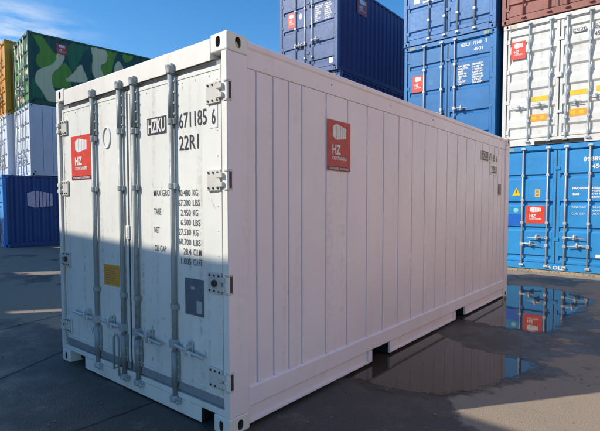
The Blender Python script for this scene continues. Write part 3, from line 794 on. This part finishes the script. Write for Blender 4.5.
# --- stacks behind the photographer; their shade falls over the yard and the doors
yard = 'container stacks behind the photographer'
src = make_container('shipping_container', 6.058, 2.591, M['sky_blue'], M['galv_light'], detail=False)
place(src, -8.4, -4.48, 0, 'sky blue container behind the photographer, on the ground', math.pi/2, yard)
# local x runs -W..0 and y runs 0..L; turned by +90 degrees the long side faces the yard
def along(o, xright, yfront, z, turn=0): o.rotation_euler = (0, 0, math.pi/2+turn); o.location = (xright, yfront, z)
TURN = -math.radians(3)
along(src, -2.35, -4.50, 0, TURN)
o = copy_tree(src); along(o, -2.35, -4.50, 2.591, TURN); tag(o, 'upper sky blue container of the pair behind the photographer', group=yard)
for x_, y_, n_, wh in ((-8.52, -5.29, 2, 'in the gap nearest him'), (-13.51, -6.70, 3, 'in the far gap')):  # added stacks plugging the gaps, to cut the sun streaks short
    for k in range(n_):
        o = copy_tree(src); place(o, x_, y_-6.058, k*2.591, 'blue container added behind the photographer to stop sunlight, %s, %s' % (wh, ('lowest', 'second', 'topmost')[k]), 0, yard)
big = make_container('shipping_container', 12.192, 2.896, M['white2'], M['galv_light'], detail=False)
for k in range(3):
    o = big if k == 0 else copy_tree(big)
    along(o, -15.97, -4.48, k*2.896); tag(o, 'white container in the tall stack far behind the photographer, %s' % ('lowest', 'middle', 'topmost')[k], 'shipping container', yard)
sm_ = make_container('shipping_container', 2.991, 2.591, M['royal'], M['galv_light'], detail=False)
for k in range(3):
    o = sm_ if k == 0 else copy_tree(sm_)
    place(o, -11.05, -4.48-2.991, k*2.591, 'short blue container behind the photographer, %s of three' % ('lowest', 'middle', 'topmost')[k], 0, yard)

M['buff'] = paint('buff_bounce_paint', (.72, .50, .36), .5, (.3, .2, .12), .4, .1)
bf = make_container('shipping_container', 12.192, 2.591, M['buff'], M['galv_light'], detail=False)  # unseen stack added to throw warm light onto the white side
for k in range(3):
    o = bf if k == 0 else copy_tree(bf)
    place(o, 7.2+.02*k, .4, k*2.591, 'unseen buff container added right of the photographer to bounce warm light, %s of three' % ('lowest', 'middle', 'topmost')[k], 0, 'added stack for warm bounce light')
# ------------------------------------------------------------ ground
def ground_mat():
    g = NT('yard_asphalt'); P = g.tc.outputs['Object']
    def blob(cx, cy, rx, ry, rot=0, soft=.5):
        v = g.mapping((1/rx, 1/ry, 0), (0, 0, 0), (0, 0, 0), g.mapping((1,1,1), (-cx, -cy, 0)))
        ln = g.n('ShaderNodeVectorMath', operation='LENGTH'); g.l(v, ln.inputs[0])
        return g.ramp(ln.outputs['Value'], 1-soft, 1+soft, 1, 0)
    n1 = g.noise(.55, 5, .6, dist=.6); n2 = g.noise(2.3, 6, .65, dist=.3)
    field = g.math('ADD', g.math('MULTIPLY', n1, .75), g.math('MULTIPLY', n2, .35))      # about .35 - .75
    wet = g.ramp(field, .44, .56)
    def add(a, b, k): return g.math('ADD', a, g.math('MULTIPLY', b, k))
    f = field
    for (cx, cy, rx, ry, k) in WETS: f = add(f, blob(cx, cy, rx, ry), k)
    for (cx, cy, rx, ry, k) in SUNLIT_DRYS: f = add(f, blob(cx, cy, rx, ry), -k)  # the wide blob at right is added for warm bounce
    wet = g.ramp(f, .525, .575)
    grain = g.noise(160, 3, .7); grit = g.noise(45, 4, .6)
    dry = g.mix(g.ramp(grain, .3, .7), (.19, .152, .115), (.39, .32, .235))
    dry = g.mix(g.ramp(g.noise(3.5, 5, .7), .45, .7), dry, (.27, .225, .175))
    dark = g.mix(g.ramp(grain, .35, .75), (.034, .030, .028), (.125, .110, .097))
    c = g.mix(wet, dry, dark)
    vo = g.n('ShaderNodeTexVoronoi', feature='DISTANCE_TO_EDGE'); wv = g.n('ShaderNodeVectorMath', operation='ADD')
    nv = g.n('ShaderNodeTexNoise'); g.l(P, nv.inputs['Vector']); nv.inputs['Scale'].default_value = 2.2; nv.inputs['Detail'].default_value = 5
    g.l(g.mapping((.42, .42, .42)), wv.inputs[0])
    sc_ = g.n('ShaderNodeVectorMath', operation='SCALE'); g.l(nv.outputs['Color'], sc_.inputs[0]); sc_.inputs['Scale'].default_value = .30
    g.l(sc_.outputs[0], wv.inputs[1]); g.l(wv.outputs[0], vo.inputs['Vector']); vo.inputs['Scale'].default_value = 1
    crack = g.math('MULTIPLY', g.ramp(vo.outputs['Distance'], .001, .0045, 1, 0), g.ramp(n1, .50, .58))
    stone = g.n('ShaderNodeTexVoronoi', feature='F1'); g.l(P, stone.inputs['Vector']); stone.inputs['Scale'].default_value = 85
    st = g.ramp(stone.outputs['Distance'], .15, .55, 1, 0)
    c = g.mix(g.math('MULTIPLY', st, .30), c, g.mix(wet, (.42, .36, .28), (.13, .11, .085)))
    c = g.mix(g.math('MULTIPLY', crack, .4), c, (.012, .010, .008))
    # pale worn spots in the wet asphalt
    worn = g.math('MULTIPLY', g.ramp(g.noise(2.1, 6, .7, g.mapping((1,1,1), (7, 3, 0))), .56, .66), .55)
    c = g.mix(worn, c, (.18, .155, .13))
    speck = g.ramp(g.noise(75, 2, .5, g.mapping((1,1,1), (2, 9, 0))), .70, .76)
    c = g.mix(g.math('MULTIPLY', speck, .35), c, (.33, .28, .2))
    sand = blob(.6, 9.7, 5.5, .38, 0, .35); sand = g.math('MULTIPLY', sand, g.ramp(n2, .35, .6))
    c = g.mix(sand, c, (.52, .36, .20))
    g.l(c, g.b.inputs['Base Color'])
    g.l(g.mix(wet, (.9,)*3, g.mix(g.ramp(n2, .4, .65), (.58,)*3, (.38,)*3)), g.b.inputs['Roughness'])
    g.b.inputs['Specular IOR Level'].default_value = .36
    h = g.math('ADD', g.math('ADD', g.math('MULTIPLY', grain, .5), g.math('MULTIPLY', grit, .9)), g.math('ADD', g.math('MULTIPLY', st, .8), g.math('MULTIPLY', crack, -2)))
    g.bump(h, .5, .006)
    return g.m
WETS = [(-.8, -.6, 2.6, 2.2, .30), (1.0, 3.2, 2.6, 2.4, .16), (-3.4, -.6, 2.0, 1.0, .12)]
SUNLIT_DRYS = [(2.5, 1.6, 1.4, .7, .42), (6.5, 1, 4.5, 9, .4), (-5.4, .9, 2.6, .8, .22), (-9.5, 2.8, 3.5, .7, .12), (-15, 5, 3, 1.5, .2), (.5, 9.8, 8, .9, .5)]  # dry ground set on the sunlit patches, their brightness put into its colour
bm = newbm()
R = 400
vs = [bm.verts.new(p) for p in ((-R, -R, 0), (R, -R, 0), (R, R, 0), (-R, R, 0))]; bm.faces.new(vs)
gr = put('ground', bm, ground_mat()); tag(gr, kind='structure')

# slab joints in the paving
def joint(pts, wd=.012):
    bm = newbm(); P = [Vector((*p, 0)) for p in pts]; prev = None
    for i, p in enumerate(P):
        t_ = (P[min(i+1, len(P)-1)]-P[max(i-1, 0)]).normalized(); n_ = Vector((-t_.y, t_.x, 0)); k = wd*(.7+.6*random.random())/2
        v = (bm.verts.new((p.x+n_.x*k, p.y+n_.y*k, .003)), bm.verts.new((p.x-n_.x*k, p.y-n_.y*k, .003)))
        if prev: bm.faces.new((prev[0], v[0], v[1], prev[1]))
        prev = v
    tag(put('pavement_joint', bm, M['dark']), kind='structure')
def jline(a, b, n=40): return [(a[0]+(b[0]-a[0])*i/n+random.uniform(-.006, .006), a[1]+(b[1]-a[1])*i/n+random.uniform(-.006, .006)) for i in range(n+1)]
joint(jline((-1.97, -1.2), (-2.80, .30)))
joint(jline((-.88, -2.6), (-.87, .02), 60))
joint(jline((-3.4, -2.5), (-5.0, 3.0), 60))

# puddles
def water_mat():
    g = NT('puddle_water')
    a = g.n('ShaderNodeAttribute', attribute_name='depth').outputs['Fac']
    ed = g.math('ADD', g.math('MULTIPLY', g.noise(7, 5, .7), .65), g.math('MULTIPLY', g.noise(38, 4, .7), .35))
    k = g.ramp(g.math('ADD', a, g.math('MULTIPLY', g.math('SUBTRACT', ed, .5), 1.7)), .22, .56)
    g.b.inputs['Base Color'].default_value = (.065, .048, .034, 1)
    g.b.inputs['IOR'].default_value = 1.36
    g.l(g.ramp(k, 0, 1, .28, .012), g.b.inputs['Roughness'])
    g.bump(g.noise(9, 3), .05, .006)
    tr = g.n('ShaderNodeBsdfTransparent'); mx = g.n('ShaderNodeMixShader')
    g.l(k, mx.inputs[0]); g.l(tr.outputs[0], mx.inputs[1]); g.l(g.b.outputs[0], mx.inputs[2]); g.l(mx.outputs[0], g.o.inputs[0])
    return g.m
WM = water_mat()
def puddle(pts, grow=.24):
    P = [Vector(p) for p in smooth(pts, 2)]; n = len(P); cen = sum(P, Vector((0, 0)))/n
    area = sum(P[i-1].x*P[i].y-P[i].x*P[i-1].y for i in range(n)); sg = 1 if area > 0 else -1
    bm = newbm(); rings = []
    for off, in ((grow,), (0,), (-.04,), (-.08,)):
        R_ = []
        for i in range(n):
            t_ = (P[(i+1) % n]-P[i-1]).normalized(); nn = Vector((t_.y, -t_.x))*sg
            R_.append(bm.verts.new((P[i].x+nn.x*off, P[i].y+nn.y*off, .004)))
        rings.append(R_)
    for A, B in zip(rings, rings[1:]):
        for i in range(n): bm.faces.new((A[i], A[(i+1) % n], B[(i+1) % n], B[i]))
    bm.faces.new(rings[-1])
    o = put('puddle', bm, WM)
    at = o.data.attributes.new('depth', 'FLOAT', 'POINT')
    for i in range(len(o.data.vertices)): at.data[i].value = (0, .45, .75, 1)[i//n] if i < 4*n else 1
    for p in o.data.polygons:
        if p.normal.z < 0: p.flip()
    tag(o, kind='structure')
puddle([(-.45, 4.52), (-.45, 5.95), (-.45, 6.91), (0.07, 7.29), (0.52, 7.13), (0.96, 6.79), (1.19, 6.36), (1.12, 5.68), (1.04, 5.14), (1.05, 4.41), (1.05, 4.0), (0.86, 3.96), (0.59, 3.98), (0.4, 3.95), (0.19, 3.97), (-0.2, 4.1)])
puddle([(-0.4, 1.82), (-0.4, 2.42), (-0.3, 3.05), (0.16, 3.13), (0.45, 2.83), (0.7, 2.82), (0.92, 2.83), (1.12, 2.8), (1.19, 2.65), (1.18, 2.41), (1.08, 2.18), (1.01, 1.95), (0.91, 1.71), (0.71, 1.47), (0.45, 1.37), (0.23, 1.35), (-.2, 1.48)])

# loose grit and small stones lying about the yard
rnd = random.Random(11)
bm = newbm()
for k in range(1500):
    u = rnd.random()
    if u < .40: x, y = rnd.uniform(.2, 4), rnd.uniform(-.6, 3)
    elif u < .72: x, y = rnd.uniform(-9, -2.6), rnd.uniform(-2, 3)
    elif u < .86: x, y = rnd.uniform(-3, 1.5), rnd.uniform(-1.6, -.15)
    else: x, y = rnd.uniform(-1, 3.5), rnd.uniform(9.2, 9.72)
    if -W-.05 < x < .06 and -.05 < y < L: continue
    if -.1 < x < 1.35 and 1.2 < y < 3.3: continue
    r = .0025+.009*rnd.random()**3 if u < .86 else .006+.018*rnd.random()**2
    T = Matrix.Translation((x, y, r*.45)) @ Matrix.Rotation(rnd.random()*6, 4, 'Z') @ Matrix.Diagonal((r*rnd.uniform(.8, 1.5), r, r*.7, 1))
    bmesh.ops.create_icosphere(bm, subdivisions=1, radius=1, matrix=T)
gm = paint('pale_grit', (.24, .20, .15), .85, (.08, .07, .06), .6, .3)
tag(put('gravel', bm, gm), kind='stuff')
